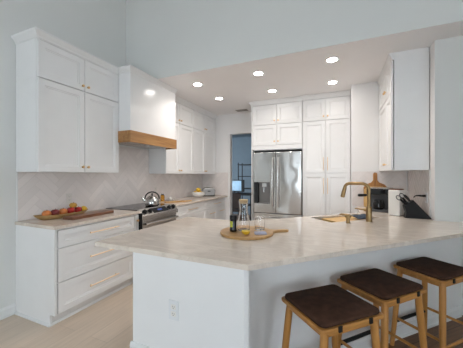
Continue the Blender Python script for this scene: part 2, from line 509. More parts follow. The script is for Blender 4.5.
# ------------------------------------------------------------------ cabinet hardware
def knob(parent, p, n):
    n = Vector(n)
    q = n.to_track_quat('Z', 'Y').to_matrix().to_4x4()
    m = Matrix.Translation(p) @ q
    return MB().lathe([(0.006, 0), (0.005, 0.012), (0.012, 0.016), (0.0145, 0.022), (0.013, 0.028), (0.004, 0.030)], mat=m, n=16).build('knob', M['gold'], parent)
def pull(parent, c, d, n, L):
    c = Vector(c); d = Vector(d).normalized(); n = Vector(n)
    m = MB()
    m.tube([c - d * L / 2 + n * .03, c + d * L / 2 + n * .03], 0.0062, 10)
    for s_ in (-1, 1): m.tube([c + d * s_ * (L / 2 - .025), c + d * s_ * (L / 2 - .025) + n * .03], 0.005, 8)
    return m.build('handle', M['pale'], parent)
def crown(m, x0, x1, y0, y1, z0, z1, sides, out=0.04):
    # sides: which faces flare outwards: 'w','e','s','n'
    a = [x0, y0, x1, y1]; b = [x0 - out * ('w' in sides), y0 - out * ('s' in sides), x1 + out * ('e' in sides), y1 + out * ('n' in sides)]
    lv = [(0, z0), (0, z0 + .006), (.18, z0 + .008), (.25, z0 + (z1 - z0) * .3), (.85, z0 + (z1 - z0) * .75), (1, z0 + (z1 - z0) * .8), (1, z1)]
    V = []; F = []
    for (t, z) in lv:
        r = [a[i] + (b[i] - a[i]) * t for i in range(4)]
        V += [(r[0], r[1], z), (r[2], r[1], z), (r[2], r[3], z), (r[0], r[3], z)]
    for k in range(len(lv) - 1):
        for j in range(4): F.append((k*4+j, k*4+(j+1) % 4, (k+1)*4+(j+1) % 4, (k+1)*4+j))
    k = (len(lv) - 1) * 4
    F += [(3, 2, 1, 0), (k, k+1, k+2, k+3)]
    m._add(V, F)
    return m

GP = 0.0022   # half reveal between doors
# ---- left stacked wall cabinet
def wall_cabinet_left(name, label, y0, y1, splits, zb, zt, zg, xf, crownsides, crown_y=(0, 0), ztop=ZC, knobs=None):
    t = thing(name, label, 'cabinet', (XL + .17, (y0 + y1) / 2, zb), 'white stacked wall cabinets')
    xc = xf - .02
    MB().box((XL + .0095, y0, zb), (xc - .004, y1, zg - .0015), .001).box((XL + .0095, y0, zg + .0015), (xc - .004, y1, zt), .001).box((XL + .0095, y0 + .003, zg - .01), (xc - .008, y1 - .003, zg + .01)).build('carcass', M['cab'], t)
    crown(MB(), XL + .0095, xc + .012, y0 + crown_y[0], y1 + crown_y[1], zt, ztop, crownsides).build('crown_moulding', M['cab'], t)
    ys = [y0] + splits + [y1]
    for i in range(len(ys) - 1):
        for (za, zc, kz) in ((zb, zg - .0045, zb + .058), (zg + .0045, zt - .010, zg + .055)):
            d = MB().shaker((xc, ys[i] + GP + .001, za + .001), (0, 1, 0), (1, 0, 0), ys[i+1] - ys[i] - 2 * GP - .002, zc - za, rail=.058).build('door', M['cab'], t)
            side = 1 if i % 2 == 0 else -1
            ky = ys[i+1] - .032 if side == 1 else ys[i] + .032
            knob(d, (xf, ky, kz), (1, 0, 0))
    return t
wall_cabinet_left('wall_cabinet', 'white stacked shaker wall cabinet at the near left end, above the fruit tray', 1.423, 2.363, [1.893], 1.407, 2.668, 2.302, -2.59, 'es')
wall_cabinet_left('wall_cabinet', 'white stacked wall cabinet just right of the range hood, beyond it', 3.312, 4.165, [3.70], 1.400, 2.655, 2.292, -2.595, 'e')
wall_cabinet_left('wall_cabinet', 'white stacked wall cabinet in the far left corner above lemon bowl', 4.168, 5.118, [4.62], 1.400, 2.655, 2.292, -2.595, 'e')

# ---- range hood
t = thing('range_hood', 'white boxy range hood with a wide oak band above the range', 'range hood', (-2.68, 2.84, 1.79))
B((XL + .0095, 2.366, 1.941), (-2.402, 3.308, 2.68), .002).build('hood_box', M['hoodw'], t)
crown(MB(), XL + .0095, -2.402, 2.366, 3.308, 2.678, ZC - .001, 'es', .042).build('crown_moulding', M['cab'], t)
bm_ = MB()
bm_.box((-2.41, 2.366, 1.793), (-2.378, 3.300, 1.940), .003)
bm_.box((-2.592, 2.346, 1.793), (-2.378, 2.366, 1.940), .003)
bm_.box((-2.592, 3.300, 1.793), (-2.378, 3.3105, 1.940), .003)
bm_.build('wood_band', M['hood'], t)
ins = MB().box((XL + .06, 2.40, 1.815), (-2.42, 3.28, 1.835))
for i in range(3): ins.box((XL + .10, 2.43 + i * .28, 1.808), (-2.46, 2.69 + i * .28, 1.816), .003)
ins.build('filter_insert', M['steel2'], t)

# ---- left drawer base
t = thing('drawer_base_cabinet', 'white three drawer base cabinet at the left end, below the walnut board', 'cabinet', (-2.65, 1.9, 0))
xc = -2.368; xf = -2.348
B((XL + .012, 1.445, 0.10), (xc, 2.383, 0.883), .001).build('carcass', M['cab'], t)
MB().prism([(XL + .003, 0), (-2.414, 0), (-2.414, .10), (xf + .001, .10), (xf + .001, .883), (XL + .003, .883)], 1.424, 1.444, axis='y').build('side_panel', M['cab'], t)
B((XL + .01, 1.445, 0.0), (-2.416, 2.383, 0.10)).build('toe_kick', M['toe'], t)
sh = MB().prism([(-2.414, 0), (-2.396, 0), (-2.398, .012), (-2.410, .02), (-2.414, .02)], 1.424, 2.383, axis='y')
sh.prism([(1.424, 0), (1.406, 0), (1.408, .012), (1.420, .02), (1.424, .02)], XL + .02, -2.396, axis='x')
sh.build('shoe_moulding', M['trim'], t)
for (za, zb_) in ((.706, .868), (.391, .697), (.105, .382)):
    d = MB().shaker((xc, 1.458, za), (0, 1, 0), (1, 0, 0), .922, zb_ - za, rail=.05 if zb_ > .8 else .058).build('drawer', M['cab'], t)
    pull(d, (xf, 1.935, za + (zb_ - za) * .5), (0, 1, 0), (1, 0, 0), .36)
t = thing('pull_out_cabinet', 'narrow white pull-out cabinet with one gold knob left of the range', 'cabinet', (-2.65, 2.42, 0))
B((XL + .012, 2.386, .10), (xc, 2.454, .883), .001).build('carcass', M['cab'], t)
B((XL + .012, 2.386, 0), (-2.416, 2.454, .10)).build('toe_kick', M['toe'], t)
d = MB().shaker((xc, 2.388, .105), (0, 1, 0), (1, 0, 0), .064, .763, rail=.016).build('door', M['cab'], t)
knob(d, (xf, 2.420, .80), (1, 0, 0))
def counter(name, label, pts, z0=.884, z1=.914):
    o = MB().prism(pts, z0, z1, bev=.003).build(name, M['quartz'])
    return tag(o, label, 'countertop')
counter('countertop', 'cream quartz countertop holding the fruit tray and walnut board', [(XL + .0095, 1.412), (-2.326, 1.412), (-2.326, 2.456), (XL + .0095, 2.456)])
counter('countertop', 'cream quartz countertop right of the range under the lemon bowl', [(XL + .0095, 3.222), (-2.326, 3.222), (-2.30, 5.121), (XL + .0095, 5.121)])

# ---- far left drawer bases
def base_far(label, y0, y1, rows):
    t = thing('drawer_base_cabinet', label, 'cabinet', (-2.65, (y0 + y1) / 2, 0), 'base cabinets right of the range')
    B((XL + .012, y0, .10), (xc, y1, .883), .001).build('carcass', M['cab'], t)
    B((XL + .012, y0, 0), (-2.416, y1, .10)).build('toe_kick', M['toe'], t)
    for (za, zb_, ya, yb) in rows:
        d = MB().shaker((xc, ya + .003, za), (0, 1, 0), (1, 0, 0), yb - ya - .006, zb_ - za, rail=.045).build('drawer', M['cab'], t)
        pull(d, (xf, (ya + yb) / 2, za + (zb_ - za) * (.5 if zb_ - za < .45 else .85)), (0, 1, 0), (1, 0, 0), min(.3, (yb - ya) * .45))
base_far('white drawer base cabinet directly right of the range', 3.226, 4.228, [(.703, .868, 3.226, 4.228), (.389, .697, 3.226, 4.228), (.105, .383, 3.226, 4.228)])
base_far('white drawer base cabinet in the far corner beside the doorway', 4.231, 5.12, [(.703, .868, 4.231, 5.12), (.105, .697, 4.231, 4.68), (.105, .697, 4.68, 5.12)])

# ---- range
RY0, RY1 = 2.459, 3.219
t = thing('kitchen_range', 'stainless slide-in electric range with black glass cooktop and front knobs', 'range', (-2.62, 2.839, 0))
B((XL + .02, RY0, .02), (-2.36, RY1, .90), .003).build('body', M['black'], t)
B((XL + .0125, RY0 - .001, .9), (-2.385, RY1 + .001, .921), .003).build('cooktop', M['gloss'], t)
for (bx, by, br) in ((-2.77, 2.65, .09), (-2.53, 2.65, .075), (-2.77, 3.04, .075), (-2.53, 3.04, .10)):
    MB().lathe([(br, .9213), (br - .004, .9216)], (bx, by, 0), 32, cap0=False, cap1=False).build('burner_ring', M['sgrey'], t)
pa, pb, pc_, pd = (-2.384, .926), (-2.288, .848), (-2.288, .80), (-2.384, .80)
cp = MB().prism([pa, pb, pc_, pd], RY0, RY1, axis='y', bev=.003).build('control_panel', M['steel2'], t)
sl = Vector((pb[0] - pa[0], 0, pb[1] - pa[1])).normalized()
nn = Vector((-sl.z, 0, sl.x))
if nn.z < 0: nn = -nn
mid = Vector(((pa[0] + pb[0]) / 2, 0, (pa[1] + pb[1]) / 2))
def onp(y, a=0, h=0): return Vector((mid.x, y, mid.z)) + sl * a + nn * h
rotm = Matrix((( sl.x, 0, nn.x), (0, 1, 0), (sl.z, 0, nn.z))).to_4x4()
for ky in (2.541, 2.641, 3.051, 3.151):
    MB().lathe([(.034, 0), (.034, .006), (.027, .008), (.025, .03), (.021, .033)], mat=Matrix.Translation(onp(ky, 0, .001)) @ rotm, n=20).build('knob', M['black'], cp)
MB().box((-.044, -.15, 0), (.044, .15, .004), .001, mat=Matrix.Translation(onp(2.846)) @ rotm).build('display_panel', M['gloss'], cp)
MB().box((-.012, -.05, .004), (.012, .045, .0052), mat=Matrix.Translation(onp(2.846)) @ rotm).build('clock_display', M['display'], cp)
B((-2.358, RY0 - .0008, .03), (-2.296, RY0 + .003, .885)).build('side_trim', M['black'], t)
dr = B((-2.36, RY0 + .004, .17), (-2.318, RY1 - .004, .79), .004).build('oven_door', M['steel2'], t)
B((-2.3185, RY0 + .09, .30), (-2.315, RY1 - .09, .66), .001).build('oven_window', M['gloss'], dr)
hd = MB().tube([(-2.262, RY0 + .04, .742), (-2.262, RY1 - .04, .742)], .014, 12)
for y in (RY0 + .055, RY1 - .055): hd.box((-2.318, y - .016, .728), (-2.256, y + .016, .758), .004)
hd.build('oven_handle', M['chrome'], dr)
B((-2.36, RY0 + .004, .03), (-2.325, RY1 - .004, .16), .004).build('warming_drawer', M['steel2'], t)

# ---- refrigerator surround and refrigerator
FX0, FX1 = -1.480, -0.573; FY = 4.45
t = thing('fridge_cabinet', 'white two-row cabinet and side panel built around the refrigerator', 'cabinet', (-1.04, 4.78, 0))
B((FX0 - .02, FY - .005, 0), (FX0, YB - .001, 2.668), .001).build('side_panel', M['cab'], t)
B((FX0, FY + .021, 1.835), (FX1, YB - .001, 2.668), .001).build('carcass', M['cab'], t)
B((FX0, FY + .004, 1.848), (FX1, FY + .0205, 1.918), .001).build('rail', M['cab'], t)
crown(MB(), FX0 - .02, FX1, FY - .005, YB - .001, 2.668, ZC - .001, 'sw', .04).build('crown_moulding', M['cab'], t)
xm = (FX0 + FX1) / 2
for (za, zb_) in ((1.925, 2.292), (2.302, 2.660)):
    for i, (xa, xb) in enumerate(((FX0, xm), (xm, FX1))):
        d = MB().shaker((xa + GP + .001, FY + .02, za), (1, 0, 0), (0, -1, 0), xb - xa - 2 * GP - .002, zb_ - za, rail=.058).build('door', M['cab'], t)
        knob(d, (xb - .034 if i == 0 else xa + .034, FY, za + .062), (0, -1, 0))
t = thing('pantry_cabinet', 'tall white pantry cabinet with six doors beside the refrigerator', 'cabinet', (-0.195, 4.78, 0))
PX0, PX1 = -0.570, 0.183
B((PX0, FY + .021, .10), (PX1, YB - .001, 2.668), .001).build('carcass', M['cab'], t)
B((PX0, FY + .07, 0), (PX1, YB - .001, .10)).build('toe_kick', M['toe'], t)
crown(MB(), PX0, PX1, FY - .003, YB - .001, 2.668, ZC - .001, 's', .04).build('crown_moulding', M['cab'], t)
xm = (PX0 + PX1) / 2 + .002
for (za, zb_, kind) in ((.105, 1.403, 'lo'), (1.414, 2.292, 'mid'), (2.302, 2.660, 'knob')):
    for i, (xa, xb) in enumerate(((PX0, xm), (xm, PX1))):
        d = MB().shaker((xa + GP + .002, FY + .02, za), (1, 0, 0), (0, -1, 0), xb - xa - 2 * GP - .004, zb_ - za, rail=.058).build('door', M['cab'], t)
        hx = xb - .032 if i == 0 else xa + .032
        if kind == 'knob': knob(d, (hx, FY, za + .062), (0, -1, 0))
        elif kind == 'mid': pull(d, (hx, FY, 1.565), (0, 0, 1), (0, -1, 0), .22)
        else: pull(d, (hx, FY, 1.195), (0, 0, 1), (0, -1, 0), .26)

t = thing('refrigerator', 'stainless french door refrigerator with water dispenser in left door', 'refrigerator', (-1.037, 4.75, 0))
fx0, fx1, fy = -1.450, -0.580, 4.395
B((fx0 + .004, fy + .07, .02), (fx1 - .004, YB - .03, 1.828), .004).build('body', M['black'], t)
fm_ = -1.026
zt, zb_ = 1.788, .690
dl = MB()
dx0, dx1, dz0, dz1 = -1.432, -1.135, .86, 1.245
dl.box((fx0, fy, zb_), (dx0 + .05, fy + .065, zt), .006)
dl.box((dx1, fy, zb_), (fm_ - .002, fy + .065, zt), .006)
dl.box((dx0 + .04, fy + .0005, dz1), (dx1 + .01, fy + .065, zt), .006)
dl.box((dx0 + .04, fy + .0005, zb_), (dx1 + .01, fy + .065, dz0), .006)
dl.box((dx0 + .03, fy + .055, dz0 - .01), (dx1 + .01, fy + .066, dz1 + .01))
L_ = dl.build('fridge_door', M['steel'], t)
R_ = B((fm_ + .002, fy, zb_), (fx1, fy + .065, zt), .008).build('fridge_door', M['steel'], t)
B((dx0 + .0, fy - .006, dz0), (dx0 + .085, fy + .004, dz1), .003).build('dispenser_panel', M['gloss'], L_)
dn = MB().box((dx0 + .085, fy + .05, dz0), (dx1, fy + .055, dz1)).box((dx0 + .085, fy - .006, dz1 - .012), (dx1, fy + .054, dz1), .002).box((dx0 + .085, fy - .012, dz0), (dx1, fy + .054, dz0 + .014), .002).box((dx1 - .012, fy - .005, dz0), (dx1, fy + .054, dz1), .002)
dn.build('dispenser_niche', M['nichem'], L_)
sp = MB().box((dx0 + .15, fy + .012, dz1 - .09), (dx1 - .06, fy + .05, dz1 - .012), .006).tube([(-1.25, fy + .03, dz1 - .10), (-1.25, fy + .026, dz0 + .20)], .012)
sp.build('dispenser_spout', M['chrome'], L_)
B((-.672, fy - .0025, 1.575), (-.615, fy + .001, 1.60), .001).build('badge', M['chrome'], R_)
for par, hx in ((L_, fm_ - .05), (R_, fm_ + .05)):
    zz = [zt - .10 - i * (zt - zb_ - .22) / 12 for i in range(13)]
    pts = [(hx, fy - .02 - .045 * math.sin(PI * min(1, (i + .8) / 13.6)) ** .5, z) for i, z in enumerate(zz)]
    h = MB().tube([(hx, fy + .002, zz[0])] + pts + [(hx, fy + .002, zz[-1])], .0135, 10)
    h.build('handle', M['bright'], par)
fz = B((fx0, fy, .05), (fx1, fy + .065, .682), .008).build('freezer_drawer', M['steel'], t)
hz = MB().tube([(fx0 + .08, fy - .055, .60), (fx1 - .08, fy - .055, .60)], .0135, 10)
for x in (fx0 + .1, fx1 - .1): hz.tube([(x, fy + .002, .60), (x, fy - .055, .60)], .01, 8)
hz.build('handle', M['chrome'], fz)
B((fx0, fy + .02, .0), (fx1, fy + .06, .045)).build('base_grille', M['black'], t)

# ---- right wall cabinets
def wall_cabinet_right(label, y0, y1, kside, near=False):
    t = thing('wall_cabinet', label, 'cabinet', (.71, (y0 + y1) / 2, 1.43), 'white stacked wall cabinets')
    x0 = .548
    MB().box((x0 + .028, y0, 1.43), (XR - .0085, y1, 2.2955), .001).box((x0 + .028, y0, 2.2985), (XR - .0085, y1, 2.668), .001).box((x0 + .03, y0 + .003, 2.28), (XR - .009, y1 - .003, 2.32)).build('carcass', M['cab'], t)
    crown(MB(), x0 + .010, XR - .0085, y0, y1, 2.668, ZC - .001, 'w', .03).build('crown_moulding', M['cab'], t)
    for (za, zb_, kz) in ((1.431, 2.292, 1.505), (2.302, 2.660, 2.40)):
        d = MB().shaker((x0 + .02, y0 + .003, za), (0, 1, 0), (-1, 0, 0), y1 - y0 - .006, zb_ - za, rail=.058).build('door', M['cab'], t)
        knob(d, (x0, y0 + .034 if kside < 0 else y1 - .034, kz), (-1, 0, 0))
wall_cabinet_right('white wall cabinet above the knife block, nearest on the right wall', 3.262, 3.60, 1)
wall_cabinet_right('white wall cabinet on right wall, set in the corner past the nearest one', 3.603, 4.17, -1)

# ------------------------------------------------------------------ peninsula
t = thing('peninsula_cabinet', 'white angled kitchen peninsula base with plain end panel and knee wall', 'peninsula', (-.35, 2.1, 0))
zk = .882
MB().prism([(-1.211, 1.215), (-.452, 1.215), (-.432, 1.235), (-1.191, 1.235)], 0, zk).build('end_panel', M['cab'], t)
kx0 = -.765
kp = MB().prism([(kx0, kx0 + GAP + .02), (YR - GAP - .022, YR - .002), (YR - GAP - .052, YR - .002), (kx0 - .03, kx0 + GAP + .02)], 0, zk)
kp.build('knee_panel', M['cab'], t)
inn = MB()
inn.prism([(-1.211, 1.236), (-1.191, 1.236), (-1.191, 2.30), (-1.211, 2.30)], 0, zk)
inn.prism([(-1.191, 2.28), (-.87, 2.28), (-.88, 2.30), (-1.191, 2.30)], .1, zk)
inn.prism([(-.87, 2.28), (.262, 3.412), (.234, 3.412), (-.89, 2.29)], .1, zk)
inn.prism([(.262, 3.43), (.282, 3.43), (.282, YN - .01), (.262, YN - .01)], .1, zk)
inn.build('cabinet_panel', M['cab'], t)
bb = baseboard('b', (-1.225, 1.215), (-.44, 1.215), (0, -1), .31)
b2 = baseboard('b', (kx0 + .03, kx0 + .03 + GAP + .02), (YR - GAP - .04, YR - .02), (1, -1), .10)
b3 = baseboard('b', (-1.211, 1.21), (-1.211, 2.30), (-1, 0), .31)
bb.build('baseboard', M['trim'], t); b2.build('baseboard', M['trim'], t); b3.build('baseboard', M['trim'], t)

# worktop with the sink cut-out
D = 1 / math.sqrt(2)
def dg(s_, q):       # s_ = distance along the diagonal (x+y)/sqrt2, q = (y-x)/sqrt2
    return ((s_ - q) * D, (s_ + q) * D)
SK = (2.55 * D, 3.55 * D, 2.665 * D, 3.115 * D)    # sink opening s0,s1,q0,q1
outer = [(-1.55, 1.207), (-.424, 1.207), (YR - 1.632, YR - .001), (XR - .0085, YR - .001), (XR - .0085, YN - .0085), (.250, YN - .0085), (.250, 3.452), (-.870, 2.332), (-1.53, 2.332)]
hole = [dg(SK[0], SK[2]), dg(SK[1], SK[2]), dg(SK[1], SK[3]), dg(SK[0], SK[3])]
m = MB(); bm = m.bm
ov = [bm.verts.new((x, y, .884)) for x, y in outer]; hv = [bm.verts.new((x, y, .884)) for x, y in hole]
ed = [bm.edges.new((ov[i], ov[(i + 1) % len(ov)])) for i in range(len(ov))] + [bm.edges.new((hv[i], hv[(i + 1) % 4])) for i in range(4)]
bmesh.ops.triangle_fill(bm, edges=ed, use_beauty=True, use_dissolve=False)
r = bmesh.ops.extrude_face_region(bm, geom=list(bm.faces))
bmesh.ops.translate(bm, vec=(0, 0, .03), verts=[g for g in r['geom'] if isinstance(g, bmesh.types.BMVert)])
bmesh.ops.recalc_face_normals(bm, faces=bm.faces)
be = [e for e in bm.edges if len(e.link_faces) == 2 and e.calc_face_angle(0) > .5 and (e.verts[0].co.z > .9 and e.verts[1].co.z > .9)]
bmesh.ops.bevel(bm, geom=be, offset=.003, segments=2, affect='EDGES', profile=.5)
tag(m.build('countertop', M['quartz']), 'large cream quartz peninsula worktop with angled seating edge and sink', 'countertop')

t = thing('kitchen_sink', 'undermount steel workstation sink at the angled peninsula, board across it', 'sink', dg((SK[0] + SK[1]) / 2, (SK[2] + SK[3]) / 2) + (.66,))
def dbox(mb, s0, s1, q0, q1, z0, z1, bev=0):
    mt = Matrix(((D, -D, 0, 0), (D, D, 0, 0), (0, 0, 1, 0), (0, 0, 0, 1)))
    return mb.box((s0, q0, z0), (s1, q1, z1), bev, mat=mt)
e_ = .004
s0, s1, q0, q1 = SK[0] - e_, SK[1] + e_, SK[2] - e_, SK[3] + e_
sk = MB()
dbox(sk, s0, s1, q0, q0 + .003, .66, .8835); dbox(sk, s0, s1, q1 - .003, q1, .66, .8835); dbox(sk, s0, s0 + .003, q0, q1, .66, .8835); dbox(sk, s1 - .003, s1, q0, q1, .66, .8835)
dbox(sk, s0, s1, q0, q1, .656, .66)
dbox(sk, s0 + .003, s1 - .003, q0 + .003, q0 + .016, .862, .866); dbox(sk, s0 + .003, s1 - .003, q1 - .016, q1 - .003, .862, .866)
sk.build('basin', M['steel2'], t)
cx, cy = dg((SK[0] + SK[1]) / 2, (SK[2] + SK[3]) / 2)
MB().lathe([(.045, .6605), (.043, .664), (.02, .662)], (cx, cy, 0), 20).build('drain', M['chrome'], t)
cbm = MB(); dbox(cbm, SK[0] + .16, SK[0] + .60, q0 + .008, q1 - .008, .8665, .892, .004)
tag(cbm.build('cutting_board', M['bambo']), 'light wood cutting board lying across the sink opening', 'cutting board')

# faucet
fx, fyy = .284, 2.815
t = thing('kitchen_faucet', 'brushed bronze gooseneck faucet with side lever behind the sink', 'faucet', (fx, fyy, .914))
MB().lathe([(.030, .914), (.030, .920), (.0275, .924), (.0265, 1.055), (.020, 1.062)], (fx, fyy, 0), 24).build('base', M['bronze'], t)
dirn = Vector((-.97, .24, 0)).normalized()   # spout swings over the sink
pth = [Vector((fx, fyy, 1.05)), Vector((fx, fyy, 1.225))]
rr = .065
for k in range(1, 9):
    a = PI / 2 * k / 8
    pth.append(Vector((fx, fyy, 1.225)) + dirn * (rr - rr * math.cos(a)) + Vector((0, 0, rr * math.sin(a))))
reach = .225
ex = Vector((fx, fyy, 1.225 + rr)) + dirn * (reach - .05)
pth.append(ex)
for k in range(1, 7):
    a = R(84) * k / 6
    pth.append(ex + dirn * (.05 * math.sin(a)) - Vector((0, 0, .05 - .05 * math.cos(a))))
MB().tube(pth, .0158, 14).build('spout', M['bronze'], t)
tp = pth[-1]; td = (pth[-1] - pth[-2]).normalized()
MB().tube([tp - td * .005, tp + td * .015, tp + td * .04, tp + td * .10, tp + td * .105], [.0165, .0185, .0195, .021, .016], 14).build('spray_head', M['bronze'], t)
lv = MB().tube([(fx, fyy, 1.028), (fx - .045, fyy + .01, 1.028)], .015, 12).tube([(fx - .04, fyy + .01, 1.028), (fx - .125, fyy + .03, 1.034)], [.008, .006], 10)
lv.build('lever', M['bronze'], t)
t = MB().lathe([(.021, .914), (.021, .920), (.016, .923), (.0155, .965), (.025, .967), (.031, .972), (.031, .986), (.027, .992)], (.089, 2.642, 0), 20)
o = thing('soap_dispenser', 'short brushed bronze soap dispenser pump beside the sink', 'soap dispenser', (.089, 2.642, .914))
t.build('body', M['bronze'], o)
MB().tube([(.105, 2.640, .991), (.03, 2.652, .995), (.012, 2.656, .990)], [.009, .008, .006], 10).build('pump_nozzle', M['bronze'], o)

# ------------------------------------------------------------------ bar stools
def make_stool():
    r = thing('bar_stool', '', 'stool', (0, 0, 0), 'oak bar stools along the peninsula')
    hw, hd, zs = .207, .181, .624     # half width, half depth, underside of the seat
    def rrect(a, b, c, n=5):
        P = []
        for (sx, sy, a0) in ((1, 1, 0), (-1, 1, 90), (-1, -1, 180), (1, -1, 270)):
            for k in range(n + 1):
                g = R(a0 + 90 * k / n)
                P.append((sx * (a - c) + c * math.cos(g), sy * (b - c) + c * math.sin(g)))
        return P
    MB().prism(rrect(hw, hd, .02), zs, zs + .020, bev=.004).build('seat', M['seatw'], r)
    cu = MB(); ps = rrect(hw - .011, hd - .011, .03)
    lv = [(.95, .0), (.99, .002), (1.0, .007), (1.0, .014), (.99, .020), (.965, .023)]
    n = len(ps); V = []; F = []
    for (k, z) in lv:
        V += [(x * k if abs(k) < 1 else x, y * k if abs(k) < 1 else y, zs + .0205 + z) for x, y in ps]
    for i in range(len(lv) - 1):
        for j in range(n): F.append((i*n+j, i*n+(j+1) % n, (i+1)*n+(j+1) % n, (i+1)*n+j))
    F += [tuple(range(n - 1, -1, -1)), tuple((len(lv)-1)*n + j for j in range(n))]
    cu._add(V, F, smooth=True)
    c = cu.build('cushion', M['leather'], r)
    for sx in (-1, 1):
        for sy in (-1, 1):
            B((sx * .10 - .011, sy * (hd + .0035) - .0035, zs - .003), (sx * .10 + .011, sy * (hd + .0035) + .0035, zs + .027), .001).build('strap', M['black'], c)
    top = {}; foot = {}
    for sx in (-1, 1):
        for sy in (-1, 1):
            a = Vector((sx * (hw - .046), sy * (hd - .036), zs + .001)); b = Vector((sx * (hw + .012), sy * (hd - .006), 0.0))
            top[sx, sy] = a; foot[sx, sy] = b
            l = MB()
            for q in [0]:
                pts = [a.lerp(b, k / 6) for k in range(7)]
                l.tube(pts, [.0195, .0205, .0205, .020, .019, .0175, .0155], 14)
            # flat foot on the floor
            l.build('leg', M['stool'], r)
    def at(sx, sy, z): 
        k = (zs - z) / zs
        return top[sx, sy].lerp(foot[sx, sy], k)
    for sx in (-1, 1): MB().tube([at(sx, -1, .225), at(sx, 1, .225)], .0105, 10).build('stretcher', M['stool'], r)
    MB().tube([at(-1, -1, .175), at(1, -1, .175)], .0105, 10).build('stretcher', M['stool'], r)
    fb = MB().tube([at(-1, 1, .19), at(1, 1, .19)], .0135, 10).build('footrest_bar', M['black'], r)
    fb['label'] = 'black footrest bar'
    ap = MB()
    for sy in (-1, 1): ap.box((-hw + .05, sy * (hd - .034) - .009, zs - .035), (hw - .05, sy * (hd - .034) + .009, zs), .002)
    for sx in (-1, 1): ap.box((sx * (hw - .040) - .009, -hd + .05, zs - .035), (sx * (hw - .040) + .009, hd - .05, zs), .002)
    ap.build('seat_frame', M['seatw'], r)
    return r
st0 = make_stool()
labels = ['nearest oak bar stool with brown cushion, left of the other two', 'middle oak bar stool with brown cushion, between the other two', 'farthest oak bar stool with brown cushion, beside the right wall']
for i, (x, y, a) in enumerate(((-.045, 1.503, 44), (.258, 1.930, 47.5), (.680, 2.402, 46.5))):
    o = st0 if i == 0 else copy_tree(st0)
    o.location = (x, y, 0); o.rotation_euler = (0, 0, R(a)); o['label'] = labels[i]

# ------------------------------------------------------------------ lamps, vent, outlets
first = None
spots = [(-1.95, 3.24), (-1.95, 3.985), (-.985, 3.21), (-.985, 3.965), (-.065, 3.175), (-.075, 3.95)]
ll = ['recessed ceiling light nearest the range hood', 'recessed ceiling light above the far left cabinets, near the ceiling vent', 'recessed ceiling light in the near row, middle of three', 'recessed ceiling light in the far row, in front of the refrigerator cabinet', 'recessed ceiling light in the near row, rightmost and largest looking', 'recessed ceiling light in the far row, in front of the pantry']
lamp = bpy.data.lights.new('recessed_lamp', 'SPOT'); lamp.energy = LAMP_W; lamp.color = LAMP_COL; lamp.spot_size = R(150); lamp.spot_blend = .7; lamp.shadow_soft_size = .06
lamp_b = lamp.copy(); lamp_b.energy = LAMP_W_BACK
for i, (x, y) in enumerate(spots):
    if i == 0:
        o = thing('recessed_light', '', 'ceiling light', (x, y, ZC), 'recessed ceiling lights')
        MB().lathe([(.078, ZC), (.078, ZC - .003), (.066, ZC - .006), (.058, ZC - .004), (.056, ZC)], (x, y, 0), 32, cap0=False, cap1=False).build('trim_ring', M['trim'], o)
        MB().lathe([(.057, ZC - .0035), (.03, ZC - .0045), (.004, ZC - .005)], (x, y, 0), 32).build('lens', M['lens'], o)
        lo = bpy.data.objects.new('lamp', lamp); COL.objects.link(lo); lo.parent = o; lo.location = (0, 0, -.02)
        first = o
    else:
        o = copy_tree(first); o.location = (x, y, ZC)
        if y > 3.6:
            for q in o.children:
                if q.type == 'LIGHT': q.data = lamp_b
    o['label'] = ll[i]
t = thing('ceiling_vent', 'small dark slatted vent in the ceiling before the doorway', 'vent', (-1.865, 4.90, ZC - .006))
B((-1.99, 4.83, ZC - .006), (-1.74, 4.97, ZC), .002).build('frame', M['vent'], t)
vs_ = MB()
for k in range(6): vs_.box((-1.975, 4.845 + k * .021, ZC - .010), (-1.755, 4.853 + k * .021, ZC - .005))
vs_.build('slats', M['vent'], t)

def outlet(label, p, u, n, w_=.07, pm='plate'):
    p = Vector(p); u = Vector(u); n = Vector(n); v = Vector((0, 0, 1))
    t = thing('wall_outlet', label, 'outlet', p, 'white outlets')
    mt = Matrix.Identity(4); mt.col[0] = u.to_4d() * 1; mt.col[1] = v.to_4d(); mt.col[2] = n.to_4d(); mt.col[3] = (p.x, p.y, p.z, 1)
    mt[3][0] = mt[3][1] = mt[3][2] = 0
    pl = MB().box((-w_ / 2, -.0575, 0), (w_ / 2, .0575, .006), .002, mat=mt).build('plate', M[pm], t)
    for s_ in (-1, 1):
        MB().box((-.017, s_ * .0205 - .0145, .006), (.017, s_ * .0205 + .0145, .008), .002, mat=mt).build('socket', M['cream'] if pm == 'plate' else M[pm], pl)
        sl_ = MB().box((-.0075, s_ * .0205 - .002, .008), (-.005, s_ * .0205 + .007, .0084), mat=mt).box((.005, s_ * .0205 - .002, .008), (.0075, s_ * .0205 + .007, .0084), mat=mt).box((-.0025, s_ * .0205 - .0095, .008), (.0025, s_ * .0205 - .0055, .0084), mat=mt)
        sl_.build('slots', M['slot'], pl)
    return t
outlet('white outlet on the peninsula end panel', (-.892, 1.215, .578), (1, 0, 0), (0, -1, 0))
outlet('beige outlet on the tiled wall above the fruit tray', (XL + .0062, 1.955, 1.10), (0, 1, 0), (1, 0, 0), pm='bplate')
outlet('beige outlet on the tiled wall behind the kettle', (XL + .0062, 3.476, 1.11), (0, 1, 0), (1, 0, 0), pm='bplate')
outlet('white outlet on right tiled wall, above the knife block', (XR - .0062, 3.36, 1.125), (0, 1, 0), (-1, 0, 0))

# ------------------------------------------------------------------ things on the counters
ZW = .914
